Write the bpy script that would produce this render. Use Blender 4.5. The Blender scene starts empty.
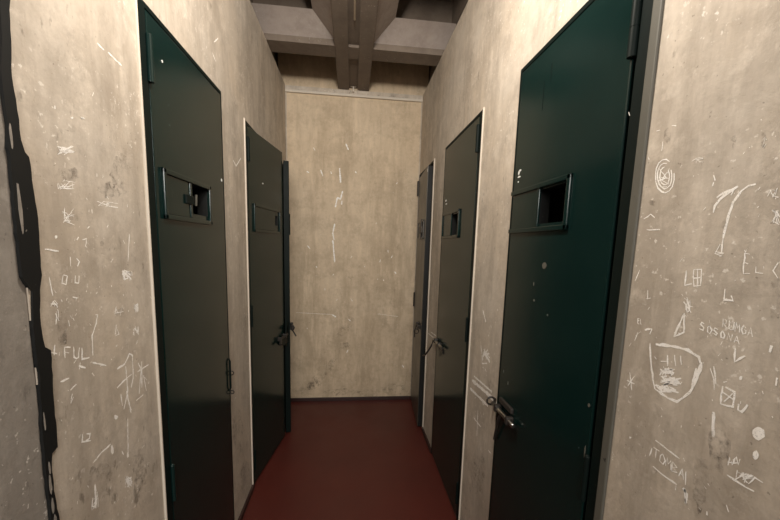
import bpy, bmesh, math, random
from mathutils import Vector, Matrix
random.seed(7)
SC = bpy.context.scene
COL = SC.collection

# ------------------------------------------------------------------ dimensions (metres)
XL, XR, YB, ZW, ZD = -0.544, 0.565, 3.048, 2.641, 2.009   # walls, back wall, wall height, door height
Y0 = -0.75                                                # the passage starts behind the viewer

# ------------------------------------------------------------------ helpers
class MB:
    """collects shapes in one bmesh, then links them as one mesh object"""
    def __init__(self, f=None):
        self.bm = bmesh.new(); self.f = f or (lambda u, n, z: (u, n, z))
    def box(self, a, b, bev=0.0, seg=2):
        vs = [self.bm.verts.new(self.f(x, y, z)) for x in (a[0], b[0]) for y in (a[1], b[1]) for z in (a[2], b[2])]
        fs = [self.bm.faces.new([vs[i] for i in q]) for q in ((0,1,3,2),(4,6,7,5),(0,4,5,1),(2,3,7,6),(0,2,6,4),(1,5,7,3))]
        bmesh.ops.recalc_face_normals(self.bm, faces=fs)
        if bev:
            es = list({e for f in fs for e in f.edges})
            bmesh.ops.bevel(self.bm, geom=es, offset=bev, segments=seg, affect='EDGES', profile=0.6)
        return self
    def prism(self, pts, n0, n1, bev=0.0):
        """outline pts (u, z), thickness n0..n1"""
        lo = [self.bm.verts.new(self.f(u, n0, z)) for u, z in pts]; hi = [self.bm.verts.new(self.f(u, n1, z)) for u, z in pts]
        k = len(pts)
        fs = [self.bm.faces.new(lo), self.bm.faces.new(hi)] + [self.bm.faces.new((lo[i], lo[(i+1) % k], hi[(i+1) % k], hi[i])) for i in range(k)]
        bmesh.ops.recalc_face_normals(self.bm, faces=fs)
        if bev:
            bmesh.ops.bevel(self.bm, geom=list(fs[1].edges), offset=bev, segments=2, affect='EDGES', profile=0.6)
        return self
    def tube(self, pts, r, sides=12, closed=False):
        P = [Vector(self.f(*p)) for p in pts]; rings = []
        k = len(P)
        rr = r if isinstance(r, (list, tuple)) else [r]*k
        for i, p in enumerate(P):
            if closed: t = P[(i+1) % k] - P[i-1]
            else: t = P[min(i+1, k-1)] - P[max(i-1, 0)]
            t.normalize()
            up = Vector((0, 0, 1)) if abs(t.z) < 0.9 else Vector((1, 0, 0))
            a = t.cross(up).normalized(); b = t.cross(a)
            rings.append([self.bm.verts.new(p + (a*math.cos(s*2*math.pi/sides) + b*math.sin(s*2*math.pi/sides))*rr[i]) for s in range(sides)])
        fs = []
        for i in range(k if closed else k-1):
            A, B = rings[i], rings[(i+1) % k]
            for s in range(sides): fs.append(self.bm.faces.new((A[s], A[(s+1) % sides], B[(s+1) % sides], B[s])))
        if not closed:
            caps = [self.bm.faces.new(rings[0]), self.bm.faces.new(rings[-1])]
            for c_ in caps:
                for e in c_.edges: e.smooth = False
            fs += caps
        bmesh.ops.recalc_face_normals(self.bm, faces=fs)
        for f in fs: f.smooth = len(f.verts) == 4
        return self
    def build(self, name, m, parent=None):
        me = bpy.data.meshes.new(name); self.bm.to_mesh(me); self.bm.free()
        o = bpy.data.objects.new(name, me); COL.objects.link(o)
        if m: me.materials.append(m)
        if parent: o.parent = parent
        return o

def tag(o, label=None, cat=None, kind=None, group=None):
    if label: o['label'] = label
    if cat: o['category'] = cat
    if kind: o['kind'] = kind
    if group: o['group'] = group
    return o

# ------------------------------------------------------------------ materials
class NT:
    def __init__(self, name):
        self.m = bpy.data.materials.new(name); self.m.use_nodes = True
        self.t = self.m.node_tree; self.b = self.t.nodes['Principled BSDF']
        self.co = self.t.nodes.new('ShaderNodeTexCoord').outputs['Object']
    def link(self, a, b): self.t.links.new(a, b)
    def mapping(self, scale):
        n = self.t.nodes.new('ShaderNodeMapping'); n.inputs['Scale'].default_value = scale
        self.link(self.co, n.inputs['Vector']); return n.outputs['Vector']
    def noise(self, scale, detail=4, rough=0.55, vec=None):
        n = self.t.nodes.new('ShaderNodeTexNoise'); n.inputs['Scale'].default_value = scale
        n.inputs['Detail'].default_value = detail; n.inputs['Roughness'].default_value = rough
        self.link(vec or self.co, n.inputs['Vector']); return n.outputs['Fac']
    def ramp(self, fac, lo, hi, a=0.0, b=1.0):
        n = self.t.nodes.new('ShaderNodeMapRange'); n.clamp = True
        for k, v in zip(('From Min', 'From Max', 'To Min', 'To Max'), (lo, hi, a, b)): n.inputs[k].default_value = v
        self.link(fac, n.inputs['Value']); return n.outputs['Result']
    def mul(self, a, b):
        n = self.t.nodes.new('ShaderNodeMath'); n.operation = 'MULTIPLY'
        self.link(a, n.inputs[0])
        if hasattr(b, 'links'): self.link(b, n.inputs[1])
        else: n.inputs[1].default_value = b
        return n.outputs[0]
    def mix(self, fac, a, b, blend='MIX'):
        n = self.t.nodes.new('ShaderNodeMix'); n.data_type = 'RGBA'; n.blend_type = blend
        if hasattr(fac, 'links'): self.link(fac, n.inputs[0])
        else: n.inputs[0].default_value = fac
        for v, i in ((a, 6), (b, 7)):
            if hasattr(v, 'links'): self.link(v, n.inputs[i])
            else: n.inputs[i].default_value = (*v, 1)
        return n.outputs[2]
    def bump(self, h, strength, dist=0.002):
        n = self.t.nodes.new('ShaderNodeBump'); n.inputs['Strength'].default_value = strength; n.inputs['Distance'].default_value = dist
        self.link(h, n.inputs['Height']); self.link(n.outputs[0], self.b.inputs['Normal'])
    def col(self, c):
        if hasattr(c, 'links'): self.link(c, self.b.inputs['Base Color'])
        else: self.b.inputs['Base Color'].default_value = (*c, 1)
    def set(self, rough=0.5, metal=0.0, spec=0.5):
        if hasattr(rough, 'links'): self.link(rough, self.b.inputs['Roughness'])
        else: self.b.inputs['Roughness'].default_value = rough
        self.b.inputs['Metallic'].default_value = metal; self.b.inputs['Specular IOR Level'].default_value = spec

def plaster(name, base, warm, dark, streak=1.0, marks=1.0, rough=0.62):
    n = NT(name)
    pale = tuple(min(1, x*1.22) for x in base)
    c = n.mix(n.ramp(n.noise(1.6, 5, .62), .40, .60), base, warm)
    sv = n.mapping((6, 6, 1.1))
    c = n.mix(n.mul(n.ramp(n.noise(1.0, 6, .68, sv), .46, .62), .54*streak), c, dark)                 # long drips and smears
    sv2 = n.mapping((17, 17, 3.2))
    c = n.mix(n.mul(n.ramp(n.noise(1.0, 5, .65, sv2), .50, .68), .50*streak), c, pale)
    c = n.mix(n.mul(n.ramp(n.noise(5.5, 7, .72), .48, .64), .48), c, dark)                            # blotches
    c = n.mix(n.mul(n.ramp(n.noise(19, 5, .7), .50, .70), .32), c, dark)
    c = n.mix(n.mul(n.ramp(n.noise(13, 6, .75), .54, .68), .55*marks), c, pale)
    big = n.ramp(n.noise(2.7, 3, .5), .44, .58)
    sv3 = n.mapping((38, 38, 17))
    c = n.mix(n.mul(n.mul(n.ramp(n.noise(1, 4, .7, sv3), .60, .70), big), .75*marks), c, tuple(x*.6 for x in dark))   # dark scuffs
    big2 = n.ramp(n.noise(3.3, 3, .5, n.mapping((1, 1, 1.4))), .46, .60)
    c = n.mix(n.mul(n.mul(n.ramp(n.noise(80, 3, .6), .63, .69), big2), .75*marks), c, (.80, .76, .70))                 # pale flecks
    c = n.mix(n.mul(n.ramp(n.noise(110, 2, .6), .70, .75), .5*marks), c, tuple(x*.45 for x in dark))
    n.col(c); n.set(rough, 0, .35)
    n.bump(n.noise(30, 7, .7), .45, .004)
    return n.m

def paint(name, c0, c1, rough=0.3, chips=0.0, chipcol=(.45, .45, .42), spec=.5, bump=.12):
    n = NT(name)
    c = n.mix(n.ramp(n.noise(2.2, 4, .6), .35, .7), c0, c1)
    sv = n.mapping((14, 14, 1.2))
    c = n.mix(n.mul(n.ramp(n.noise(1, 4, .6, sv), .58, .8), .3), c, tuple(x*1.5 for x in c1))
    if chips: c = n.mix(n.ramp(n.noise(48, 4, .7), .735-.05*chips, .76-.05*chips), c, chipcol)
    n.col(c); n.set(n.ramp(n.noise(5, 4, .6), .3, .7, rough*.85, rough*1.25), 0, spec)
    n.bump(n.noise(16, 3, .5), bump, .002)
    return n.m

M = {}
M['plaster'] = plaster('wall_plaster', (.55, .495, .425), (.55, .475, .385), (.31, .265, .215))
M['plaster_back'] = plaster('back_plaster', (.66, .54, .39), (.61, .49, .345), (.38, .295, .195), 1.0, .4)
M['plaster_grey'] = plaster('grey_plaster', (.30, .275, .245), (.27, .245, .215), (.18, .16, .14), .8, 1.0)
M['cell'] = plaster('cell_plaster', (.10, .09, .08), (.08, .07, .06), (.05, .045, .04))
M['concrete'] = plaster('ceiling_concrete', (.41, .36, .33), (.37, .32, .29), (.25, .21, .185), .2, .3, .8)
M['concrete_shaded'] = plaster('shaded_ceiling_concrete', (.20, .165, .135), (.175, .14, .112), (.12, .095, .075), .3, .3, .8)  # same concrete darkened: shade of ribs and coffers put into the colour
M['floor'] = paint('floor_paint', (.092, .0185, .0135), (.074, .0165, .0125), .36, .0, (.24, .13, .11), .35, .06)
M['skirting'] = paint('skirting_paint', (.035, .014, .012), (.028, .012, .01), .4)
M['green'] = paint('green_gloss_paint', (.0052, .0185, .0168), (.004, .0145, .0132), .17, .1, (.20, .24, .23), .3, .05)
M['green_dark'] = paint('dark_green_paint', (.0035, .009, .008), (.005, .008, .007), .5, .55, (.18, .14, .10), .12)
M['olive'] = paint('olive_gloss_paint', (.0075, .0205, .0172), (.006, .0165, .0138), .17, .1, (.2, .22, .2), .18, .05)
M['brown_green'] = paint('worn_brown_green_paint', (.060, .055, .045), (.05, .045, .036), .32, .3, (.3, .3, .26), .5)
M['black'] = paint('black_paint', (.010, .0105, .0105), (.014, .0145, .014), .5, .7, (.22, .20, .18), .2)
M['iron'] = paint('dark_iron', (.022, .02, .018), (.035, .026, .02), .45, .6, (.16, .10, .06), .5)
M['edge'] = paint('pale_edge_paint', (.68, .62, .53), (.58, .52, .44), .5, .8, (.2, .18, .15), .4)
M['worn'] = paint('worn_grey_edge', (.125, .12, .10), (.085, .082, .068), .55, 1.0, (.03, .028, .026), .4)
n = NT('bare_steel'); n.col(n.mix(n.ramp(n.noise(30, 4), .4, .65), (.52, .52, .50), (.30, .29, .27))); n.set(.28, 1.0); M['steel'] = n.m
n = NT('chalky_scratch'); n.col(n.mix(n.ramp(n.noise(60, 3), .4, .6), (.97, .95, .92), (.90, .87, .82))); n.set(.8, 0, .2)
n.link(n.ramp(n.noise(420, 3, .7), .30, .44, .4, 1.0), n.b.inputs['Alpha']); M['chalk'] = n.m
n = NT('dark_smudge'); n.col((.10, .08, .065)); n.set(.8, 0, .2)
n.link(n.mul(n.ramp(n.noise(55, 5, .75), .44, .66), n.ramp(n.noise(14, 4, .6), .36, .62, 0, .45)), n.b.inputs['Alpha']); M['smudge'] = n.m
n = NT('white_dab'); n.col((.75, .75, .72)); n.set(.6); M['white'] = n.m

# ------------------------------------------------------------------ setting
DOORS = {   # opening y range incl. frame, per wall
    'L': [(1.019, 1.594), (1.915, 2.485), (2.490, 3.036)],
    'R': [(0.660, 1.224), (1.568, 2.195), (2.503, 3.038)]}

def side_map(s):
    """(u along the passage, n out of the wall, z) -> world"""
    return (lambda u, n, z: (XL + n, u, z)) if s == 'L' else (lambda u, n, z: (XR - n, u, z))

def side_wall(name, s, ya, mat):
    """wall with door openings, each opening leading into a closed dark cell"""
    f = side_map(s); bm = bmesh.new()
    us = sorted({ya, YB} | {v for d in DOORS[s] for v in d}); 
    def quad(*p): bm.faces.new([bm.verts.new(f(*q)) for q in p]).material_index = quad.mi
    quad.mi = 0
    for a, b in zip(us, us[1:]):
        op = (a, b) in DOORS[s]
        if not op: quad((a,0,0),(b,0,0),(b,0,ZD),(a,0,ZD))
        quad((a,0,ZD),(b,0,ZD),(b,0,ZW),(a,0,ZW))
    quad.mi = 0
    quad((ya,0,ZW),(YB,0,ZW),(YB,-.1,ZW),(ya,-.1,ZW)); quad((ya,0,0),(ya,-.1,0),(ya,-.1,ZW),(ya,0,ZW))
    quad((ya,-.1,0),(ya,-.1,ZW),(YB,-.1,ZW),(YB,-.1,0))  if False else None
    for a, b in DOORS[s]:
        T = -.10
        for p in (((a,0,0),(a,T,0),(a,T,ZD),(a,0,ZD)), ((b,0,0),(b,0,ZD),(b,T,ZD),(b,T,0)), ((a,0,ZD),(a,T,ZD),(b,T,ZD),(b,0,ZD))): quad(*p)
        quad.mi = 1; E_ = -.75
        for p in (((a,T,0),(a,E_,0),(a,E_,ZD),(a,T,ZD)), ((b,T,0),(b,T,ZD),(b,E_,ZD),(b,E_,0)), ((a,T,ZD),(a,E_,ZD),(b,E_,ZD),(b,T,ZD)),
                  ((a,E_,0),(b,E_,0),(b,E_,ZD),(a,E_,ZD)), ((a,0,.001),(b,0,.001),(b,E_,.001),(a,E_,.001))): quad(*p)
        quad.mi = 0
    bmesh.ops.remove_doubles(bm, verts=bm.verts, dist=1e-5); bmesh.ops.recalc_face_normals(bm, faces=bm.faces)
    me = bpy.data.meshes.new(name); bm.to_mesh(me); bm.free()
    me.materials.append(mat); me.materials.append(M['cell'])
    o = bpy.data.objects.new(name, me); COL.objects.link(o); return tag(o, kind='structure')

floor = tag(MB().box((-1.4, -3.0, -.1), (1.4, YB+.12, 0)).build('floor', M['floor']), 'dark red painted floor of the narrow passage', 'floor', 'structure')
wl = tag(side_wall('wall_left', 'L', .650, M['plaster']), 'scratched beige plaster wall on the left, between the black joint and the end wall', 'wall')
wr = tag(side_wall('wall_right', 'R', Y0, M['plaster']), 'beige plaster wall covered in scratched names beside the large green door', 'wall')
wb = tag(MB().box((XL-.1, YB, 0), (XR+.1, YB+.1, ZW)).build('wall_back', M['plaster_back']), 'stained beige end wall closing the passage', 'wall', 'structure')
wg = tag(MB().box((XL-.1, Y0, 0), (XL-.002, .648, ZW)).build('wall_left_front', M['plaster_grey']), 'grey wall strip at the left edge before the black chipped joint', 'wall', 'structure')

# ceiling: waffle slab, ribs resting on the wall tops, open coffers above
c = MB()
RIBY = [(-1.4, -1.2), (.30, .46), (1.45, 1.58), (2.42, 2.560), (YB+.06, YB+.3)]  # middle rib is out of view, placed to shade the coffer beyond it
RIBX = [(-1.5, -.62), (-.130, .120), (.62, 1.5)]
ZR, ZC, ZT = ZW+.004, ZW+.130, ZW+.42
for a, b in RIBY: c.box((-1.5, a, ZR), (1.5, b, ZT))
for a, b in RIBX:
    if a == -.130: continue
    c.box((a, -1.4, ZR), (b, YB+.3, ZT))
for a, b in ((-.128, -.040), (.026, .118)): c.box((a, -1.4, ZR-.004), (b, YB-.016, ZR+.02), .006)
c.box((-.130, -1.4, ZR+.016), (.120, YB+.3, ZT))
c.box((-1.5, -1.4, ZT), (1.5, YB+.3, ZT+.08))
ceil = tag(c.build('ceiling', M['concrete_shaded']), 'waffle slab ceiling of concrete ribs and dark recessed coffers', 'ceiling', 'structure')
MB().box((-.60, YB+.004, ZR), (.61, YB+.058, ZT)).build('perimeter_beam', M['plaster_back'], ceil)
# splayed lips round each coffer
lp = MB()
def splay(x0, x1, y0, y1, d=.122):
    b = [(x0,y0),(x1,y0),(x1,y1),(x0,y1)]; t = [(x0+d*.0 if x0 < -.5 else x0+d, y0+d), (x1-d if x1 < .5 else x1, y0+d), (x1-d if x1 < .5 else x1, y1-d), (x0 if x0 < -.5 else x0+d, y1-d)]
    lo = [lp.bm.verts.new((x, y, ZR+.036)) for x, y in b]; hi = [lp.bm.verts.new((x, y, ZC)) for x, y in t]; top = [lp.bm.verts.new((x, y, ZC+.0)) for x, y in b]
    for i in range(4):
        j = (i+1) % 4
        for q in ((lo[i], lo[j], hi[j], hi[i]), (hi[i], hi[j], top[j], top[i])):
            if len({tuple(round(k, 4) for k in v.co) for v in q}) > 2: lp.bm.faces.new(q)
for x0, x1 in ((-.62, -.130), (.120, .62)): splay(x0, x1, 1.58, 2.42)
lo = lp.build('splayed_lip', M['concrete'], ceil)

# trim
t1 = tag(MB().box((XL, YB-.014, 2.603), (XR, YB, ZW), .003).build('trim_1', M['plaster']), 'flat plaster band with a pale lower lip along the top of the end wall', 'moulding', 'structure')
MB().box((XL, YB-.022, 2.590), (XR, YB, 2.608), .004).build('moulding_lip', M['edge'], t1)
tag(MB().box((XL, YB-.009, .04), (XL+.009, YB, 2.592), .003).build('trim_2', M['plaster']), 'slim plaster bead in the corner behind the farthest door on the left', 'moulding', 'structure')
tag(MB().box((XR-.009, YB-.009, .04), (XR, YB, 2.592), .003).build('trim_3', M['plaster']), 'slim plaster bead in the corner behind the farthest door on the right', 'moulding', 'structure')
tag(MB().box((XL, YB-.012, 0), (XR, YB, .032), .003).build('baseboard_back', M['skirting']), 'low dark red skirting at the foot of the end wall', 'skirting', 'structure')
for s, nm, cuts in (('L', 'baseboard_left', [(.668, 1.019), (1.594, 1.915)]), ('R', 'baseboard_right', [(Y0, .655), (1.224, 1.568), (2.195, 2.503)])):
    b = MB(side_map(s))
    for u0, u1 in cuts: b.box((u0, 0, 0), (u1, .011, .032), .002)
    tag(b.build(nm, M['skirting']), 'low dark skirting between the doors of the %s wall' % ('left' if s == 'L' else 'right'), 'skirting', 'structure')
# black chipped joint on the left wall
prof = [(0.0, 0.643, 0.66), (0.3, 0.645, 0.662), (0.6, 0.643, 0.661), (0.872, 0.6453, 0.6615), (0.939, 0.6437, 0.6556), (0.978, 0.6435, 0.6558), (1.008, 0.6443, 0.66), (1.013, 0.6449, 0.6729), (1.046, 0.6446, 0.6745), (1.105, 0.6488, 0.6745), (1.151, 0.651, 0.6777), (1.198, 0.6493, 0.6787), (1.207, 0.6485, 0.6677), (1.248, 0.6487, 0.6638), (1.275, 0.6516, 0.6649), (1.309, 0.655, 0.6689), (1.323, 0.6443, 0.6725), (1.335, 0.6386, 0.6758), (1.379, 0.6381, 0.6769), (1.447, 0.6387, 0.6789), (1.497, 0.6391, 0.6751), (1.534, 0.6399, 0.6738), (1.54, 0.6385, 0.6673), (1.558, 0.6413, 0.6622), (1.589, 0.6416, 0.6624), (1.619, 0.6402, 0.6607), (1.654, 0.6397, 0.6575), (1.709, 0.6475, 0.6629), (1.739, 0.6494, 0.6647), (1.77, 0.6505, 0.6683), (1.9, 0.648, 0.667), (2.2, 0.65, 0.668), (2.641, 0.648, 0.667)]
pts = []
for i, (z, a, b) in enumerate(prof):
    pts.append((b, z))
    if i+1 < len(prof):
        z2, a2, b2 = prof[i+1]; k = max(1, int((z2-z)/.012))
        for q in range(1, k): w = q/k; pts.append((b+(b2-b)*w+random.uniform(-.0012, .0012), z+(z2-z)*w))
left = []
for i, (z, a, b) in enumerate(prof):
    left.append((a, z))
    if i+1 < len(prof):
        z2, a2, b2 = prof[i+1]; k = max(1, int((z2-z)/.012))
        for q in range(1, k): w = q/k; left.append((a+(a2-a)*w+random.uniform(-.0015, .0015), z+(z2-z)*w))
tj = tag(MB(side_map('L')).prism(pts+left[::-1], -.004, .0035).build('trim_4', M['black']), 'black chipped metal joint running up the wall at the left edge', 'joint', 'structure')
pp = MB(side_map('L'))
for uc, zc, w, h in ((.6475, 1.445, .0035, .045), (.645, 1.56, .0025, .02), (.6515, .985, .0025, .012), (.6495, .955, .003, .02), (.6500, .91, .0028, .016), (.652, .88, .003, .012), (.651, 1.075, .0015, .02)):
    k = 12
    pp.prism([(uc+w*math.cos(i*2*math.pi/k)*random.uniform(.7, 1.15), zc+h*math.sin(i*2*math.pi/k)*random.uniform(.8, 1.1)) for i in range(k)], .0033, .0039)
pp.build('bare_patch', M['plaster_grey'], tj)

# ------------------------------------------------------------------ doors
def door(name, s, span, hinge, width, ang, mat, label, *, top=1.992, hatch=None, slot=None, frame_hinge=.036, frame_free=.012, thick=.036, n_face=.004, shaded_edge=False):
    """frame, swinging leaf with a hatch; hinge/width along the passage (negative width: hinged at the far end)"""
    sg = 1 if s == 'L' else -1
    X = XL if s == 'L' else XR
    d = 1 if width > 0 else -1
    width = abs(width)
    root = bpy.data.objects.new(name, None); COL.objects.link(root); root.location = (X, hinge, 0); root.empty_display_size = .1
    tag(root, label, 'door', 'structure', 'metal cell doors along the passage')
    fr = lambda u, n, z: (sg*n, u-hinge, z)
    a, b = span
    na, nb = (frame_hinge, frame_free) if d > 0 else (frame_free, frame_hinge)
    m = MB(fr)
    m.box((a, -.09, 0), (a+na, .0035, ZD), .002).box((b-nb, -.09, 0), (b, .0035, ZD), .002).box((a+na, -.09, ZD-.014), (b-nb, .0035, ZD), .002)
    m.box((a+na, -.09, 0), (a+na+.012, -.055, ZD-.014)).box((b-nb-.012, -.09, 0), (b-nb, -.055, ZD-.014))
    m.build('door_frame', M['green_dark'], root)
    # leaf, built in its own axes: u from hinge to free edge
    lf = lambda u, n, z: (sg*n, d*u, z)
    bm = MB(lf)
    zb = .012
    u0, u1, z0, z1 = slot
    us, zs = [0, u0, u1, width], [zb, z0, z1, top]
    nf, nb_ = n_face, n_face-thick
    V = {(i, j, k): bm.bm.verts.new(lf(us[i], (nf, nb_)[k], zs[j])) for i in range(4) for j in range(4) for k in range(2)}
    for i in range(3):
        for j in range(3):
            if (i, j) == (1, 1): continue
            for k in range(2): bm.bm.faces.new((V[i,j,k], V[i+1,j,k], V[i+1,j+1,k], V[i,j+1,k]))
    loop = [(0,0),(1,0),(2,0),(3,0),(3,1),(3,2),(3,3),(2,3),(1,3),(0,3),(0,2),(0,1)]
    for (p, q) in zip(loop, loop[1:]+loop[:1]): bm.bm.faces.new((V[(*p,0)], V[(*q,0)], V[(*q,1)], V[(*p,1)])).material_index = int(shaded_edge)  # outer rim goes black where the gap's shade is painted on
    hole = [(1,1),(2,1),(2,2),(1,2)]
    for (p, q) in zip(hole, hole[1:]+hole[:1]): bm.bm.faces.new((V[(*p,0)], V[(*q,0)], V[(*q,1)], V[(*p,1)])).material_index = 1  # slot rims blackened: shade inside the opening put into the colour
    bmesh.ops.recalc_face_normals(bm.bm, faces=bm.bm.faces)
    per = [bm.bm.edges.get((V[(*p,0)], V[(*q,0)])) for p, q in zip(loop, loop[1:]+loop[:1])]
    bmesh.ops.bevel(bm.bm, geom=per, offset=.0035, segments=2, affect='EDGES', profile=.6)
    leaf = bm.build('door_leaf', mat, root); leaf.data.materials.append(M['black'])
    leaf.rotation_euler = (0, 0, -d*sg*ang)
    # hatch frame (mitred raised border), shutter plate behind the slot
    h0, h1, hz0, hz1 = hatch
    w = .015
    g = MB(lf)
    g.box((h0, nf-.001, hz1-w), (h1, nf+.009, hz1), .003).box((h0, nf-.001, hz0), (h1, nf+.009, hz0+w), .003)
    if h1 < width-.012: g.box((h1-w, nf-.001, hz0), (h1, nf+.009, hz1), .003)
    g.box((h0, nf-.001, hz0), (h0+w, nf+.009, hz1), .003)
    g.build('hatch_frame', mat, leaf)
    return root, leaf, lf, fr, nf

def shutter(leaf, lf, nf, u0, u1, z0, z1, mat, lip=None):
    g = MB(lf).box((u0, nf-.0005, z0), (u1, nf+.0028, z1), .001)
    if lip: g.box((lip-.012, nf-.001, z0), (lip+.003, nf+.006, z1), .002)
    return g.build('hatch_shutter', mat, leaf)

def hinges(leaf, lf, nf, zs, mat, h=.058, r=.0085, u=.0):
    for i, z in enumerate(zs):
        q = 1 if i == 0 else .72
        g = MB(lf).tube([(u, nf+.004, z-h), (u, nf+.004, z-.001)], r*q, 16).tube([(u, nf+.004, z+.001), (u, nf+.004, z+h)], r*q, 16)
        g.tube([(u, nf+.004, z+h), (u, nf+.004, z+h+.003), (u, nf+.004, z+h+.005)], [r*q, r*.75*q, r*.3*q], 16)
        g.tube([(u, nf+.004, z-.002), (u, nf+.004, z+.002)], r*q*.93, 16).build('hinge', mat, leaf)

def dabs(leaf, lf, nf, pts, r=.004, name='paint_dab', mat=None):
    g = MB(lf)
    for p in pts:
        u, z = p[0], p[1]; rx = p[2] if len(p) > 2 else r; rz = p[3] if len(p) > 3 else r
        g.prism([(u+rx*math.cos(i*math.pi/5)*random.uniform(.8, 1.1), z+rz*math.sin(i*math.pi/5)*random.uniform(.8, 1.1)) for i in range(10)], nf-.0005, nf+.0012)
    g.build(name, mat or M['white'], leaf)

def ring(mb, c, R, r, axis='u', k=20):
    P = []
    for i in range(k):
        a = i*2*math.pi/k; x, y = R*math.cos(a), R*math.sin(a)
        P.append((c[0], c[1]+x, c[2]+y) if axis == 'u' else (c[0]+x, c[1], c[2]+y))
    mb.tube(P, r, 8, closed=True)

def bolt(leaf, lf, nf, w, z, mat_rod, reach=.03, length=.17, plate=True):
    """sliding bolt at the free edge: rod in two keepers"""
    n0 = nf+.016
    if plate: MB(lf).box((w-.15, nf, z-.020), (w-.012, nf+.003, z+.020), .001).build('bolt_plate', M['iron'], leaf)
    k = MB(lf)
    for u in (w-.125, w-.03): k.box((u-.008, nf, z-.014), (u+.008, n0+.011, z+.014), .004)
    k.build('bolt_keeper', M['iron'], leaf)
    MB(lf).tube([(w-length, n0, z), (w-length+.003, n0, z), (w+reach-.003, n0, z), (w+reach, n0, z)], [.006, .0085, .0085, .006], 14).build('bolt_rod', mat_rod, leaf)['label'] = 'bright steel sliding bolt' if mat_rod is M['steel'] else 'dark iron sliding bolt'

# -- first door on the left
r1, l1, f1, g1, n1 = door('door_1', 'L', DOORS['L'][0], 1.057, .526, 0, M['green'], 'large green metal door on the left wall, its small hatch open at one end',
    hatch=(.033, .372, 1.462, 1.606), slot=(.205, .352, 1.492, 1.592))
shutter(l1, f1, n1, .050, .215, 1.478, 1.590, M['green'], .212)
hinges(l1, f1, n1, (1.873, .66), M['green'])
MB(f1).tube([(.262, n1-.004, 1.522), (.262, n1-.002, 1.560)], .0042).build('hatch_catch', M['worn'], l1)
MB(f1).box((.165, n1+.002, 1.52), (.222, n1+.009, 1.55), .003).build('hatch_pull', M['green_dark'], l1)
dabs(l1, f1, n1+.0005, [(.505, 1.652, .006, .006), (.048, 1.538, .003, .003), (.363, 1.535, .003, .003), (.07, 1.90, .003, .004)])
q = MB(g1); ring(q, (1.588, .012, .812), .009, .0025); ring(q, (1.588, .012, .722), .008, .0025); q.build('staple', M['iron'], r1)
MB(f1).tube([(.518, n1+.002, .735), (.518, n1+.007, .75), (.518, n1+.007, .87), (.518, n1+.002, .885)], .0035).build('latch_bar', M['green_dark'], l1)
# -- second door on the left, ajar
r2, l2, f2, g2, n2 = door('door_2', 'L', DOORS['L'][1], 1.945, .520, math.radians(8.6), M['olive'], 'dark green door standing ajar on the left wall, just beyond the larger green one',
    hatch=(.055, .455, 1.458, 1.610), slot=(.375, .425, 1.510, 1.570), top=1.990)
shutter(l2, f2, n2, .072, .365, 1.474, 1.595, M['olive'])
hinges(l2, f2, n2, (1.873, 1.0, .16), M['green_dark'])
dabs(l2, f2, n2, [(.19, 1.735, .008, .004)])
bolt(l2, f2, n2, .52, .765, M['iron'], .02, .13, False)
MB(f2).prism([(.40, .74), (.46, .70), (.575, .70), (.578, .84), (.555, .855), (.50, .78)], n2+.012, n2+.016, .001).build('hasp_plate', M['green_dark'], l2)
q = MB(f2); ring(q, (.585, n2+.035, .80), .016, .004); q.tube([(.59, n2+.03, .79), (.60, n2+.045, .76), (.598, n2+.06, .735)], .005); q.tube([(.40, n2+.018, .75), (.37, n2+.026, .735)], .008); q.build('hook', M['iron'], l2)
# -- third door on the left, hinged at the end wall and swung out
r3, l3, f3, g3, n3 = door('door_3', 'L', DOORS['L'][2], 3.006, -.515, math.radians(11.8), M['green_dark'], 'narrow dark door edge standing open by the end wall, mostly hidden behind the ajar door',
    hatch=(.10, .44, 1.46, 1.606), slot=(.13, .26, 1.49, 1.58), top=1.948, n_face=.010)
shutter(l3, f3, n3, .25, .43, 1.475, 1.592, M['green'])
hinges(l3, f3, n3, (1.873, .95), M['green_dark'])
bolt(l3, f3, n3, .515, .80, M['iron'], .02, .13, False)
# -- first door on the right
r4, l4, f4, g4, n4 = door('door_4', 'R', DOORS['R'][0], .712, .500, 0, M['green'], 'biggest green door, on the right wall beside the scratched names, with a bright steel bolt',
    hatch=(.160, .499, 1.459, 1.603), slot=(.185, .322, 1.482, 1.583), frame_hinge=.042)
shutter(l4, f4, n4, .318, .489, 1.474, 1.588, M['green'], .324)
hinges(l4, f4, n4, (1.852, .87), M['green_dark'], .056, .0085, -.003)
dabs(l4, f4, n4, [(.458, 1.668, .007, .004), (.466, 1.662, .005, .008), (.462, 1.648, .011, .003), (.466, 1.632, .003, .003)])
dabs(l4, f4, n4-.0004, [(.26, 1.36, .012, .010), (.31, 1.30, .003, .006), (.30, 1.25, .004, .004), (.22, 1.22, .003, .003), (.43, .93, .004, .008), (.47, .96, .003, .006), (.015, 1.045, .004, .005), (.012, .93, .002, .015)], name='scuff', mat=M['worn'])
dabs(l4, f4, n4-.0008, [(.345, 1.86, .0022, .05), (.31, 1.91, .0018, .03)], name='paint_run', mat=M['green_dark'])
bolt(l4, f4, n4, .5, .818, M['steel'], .012, .165, False)
MB(f4).box((.37, n4, .842), (.47, n4+.012, .862), .004).build('bolt_guide', M['iron'], l4)
MB(f4).tube([(.445, n4+.014, .800), (.455, n4+.016, .775), (.475, n4+.012, .73), (.494, n4+.008, .68)], [.005, .005, .004, .004], 8).build('hanging_strap', M['iron'], l4)
q = MB(g4); ring(q, (1.243, .019, .818), .015, .004); q.box((1.236, -.001, .808), (1.25, .006, .828), .001); q.build('staple', M['iron'], r4)
MB(g4).box((.650, -.001, 0), (.672, .006, ZD+.02), .003).build('worn_edge', M['worn'], r4)
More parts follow.
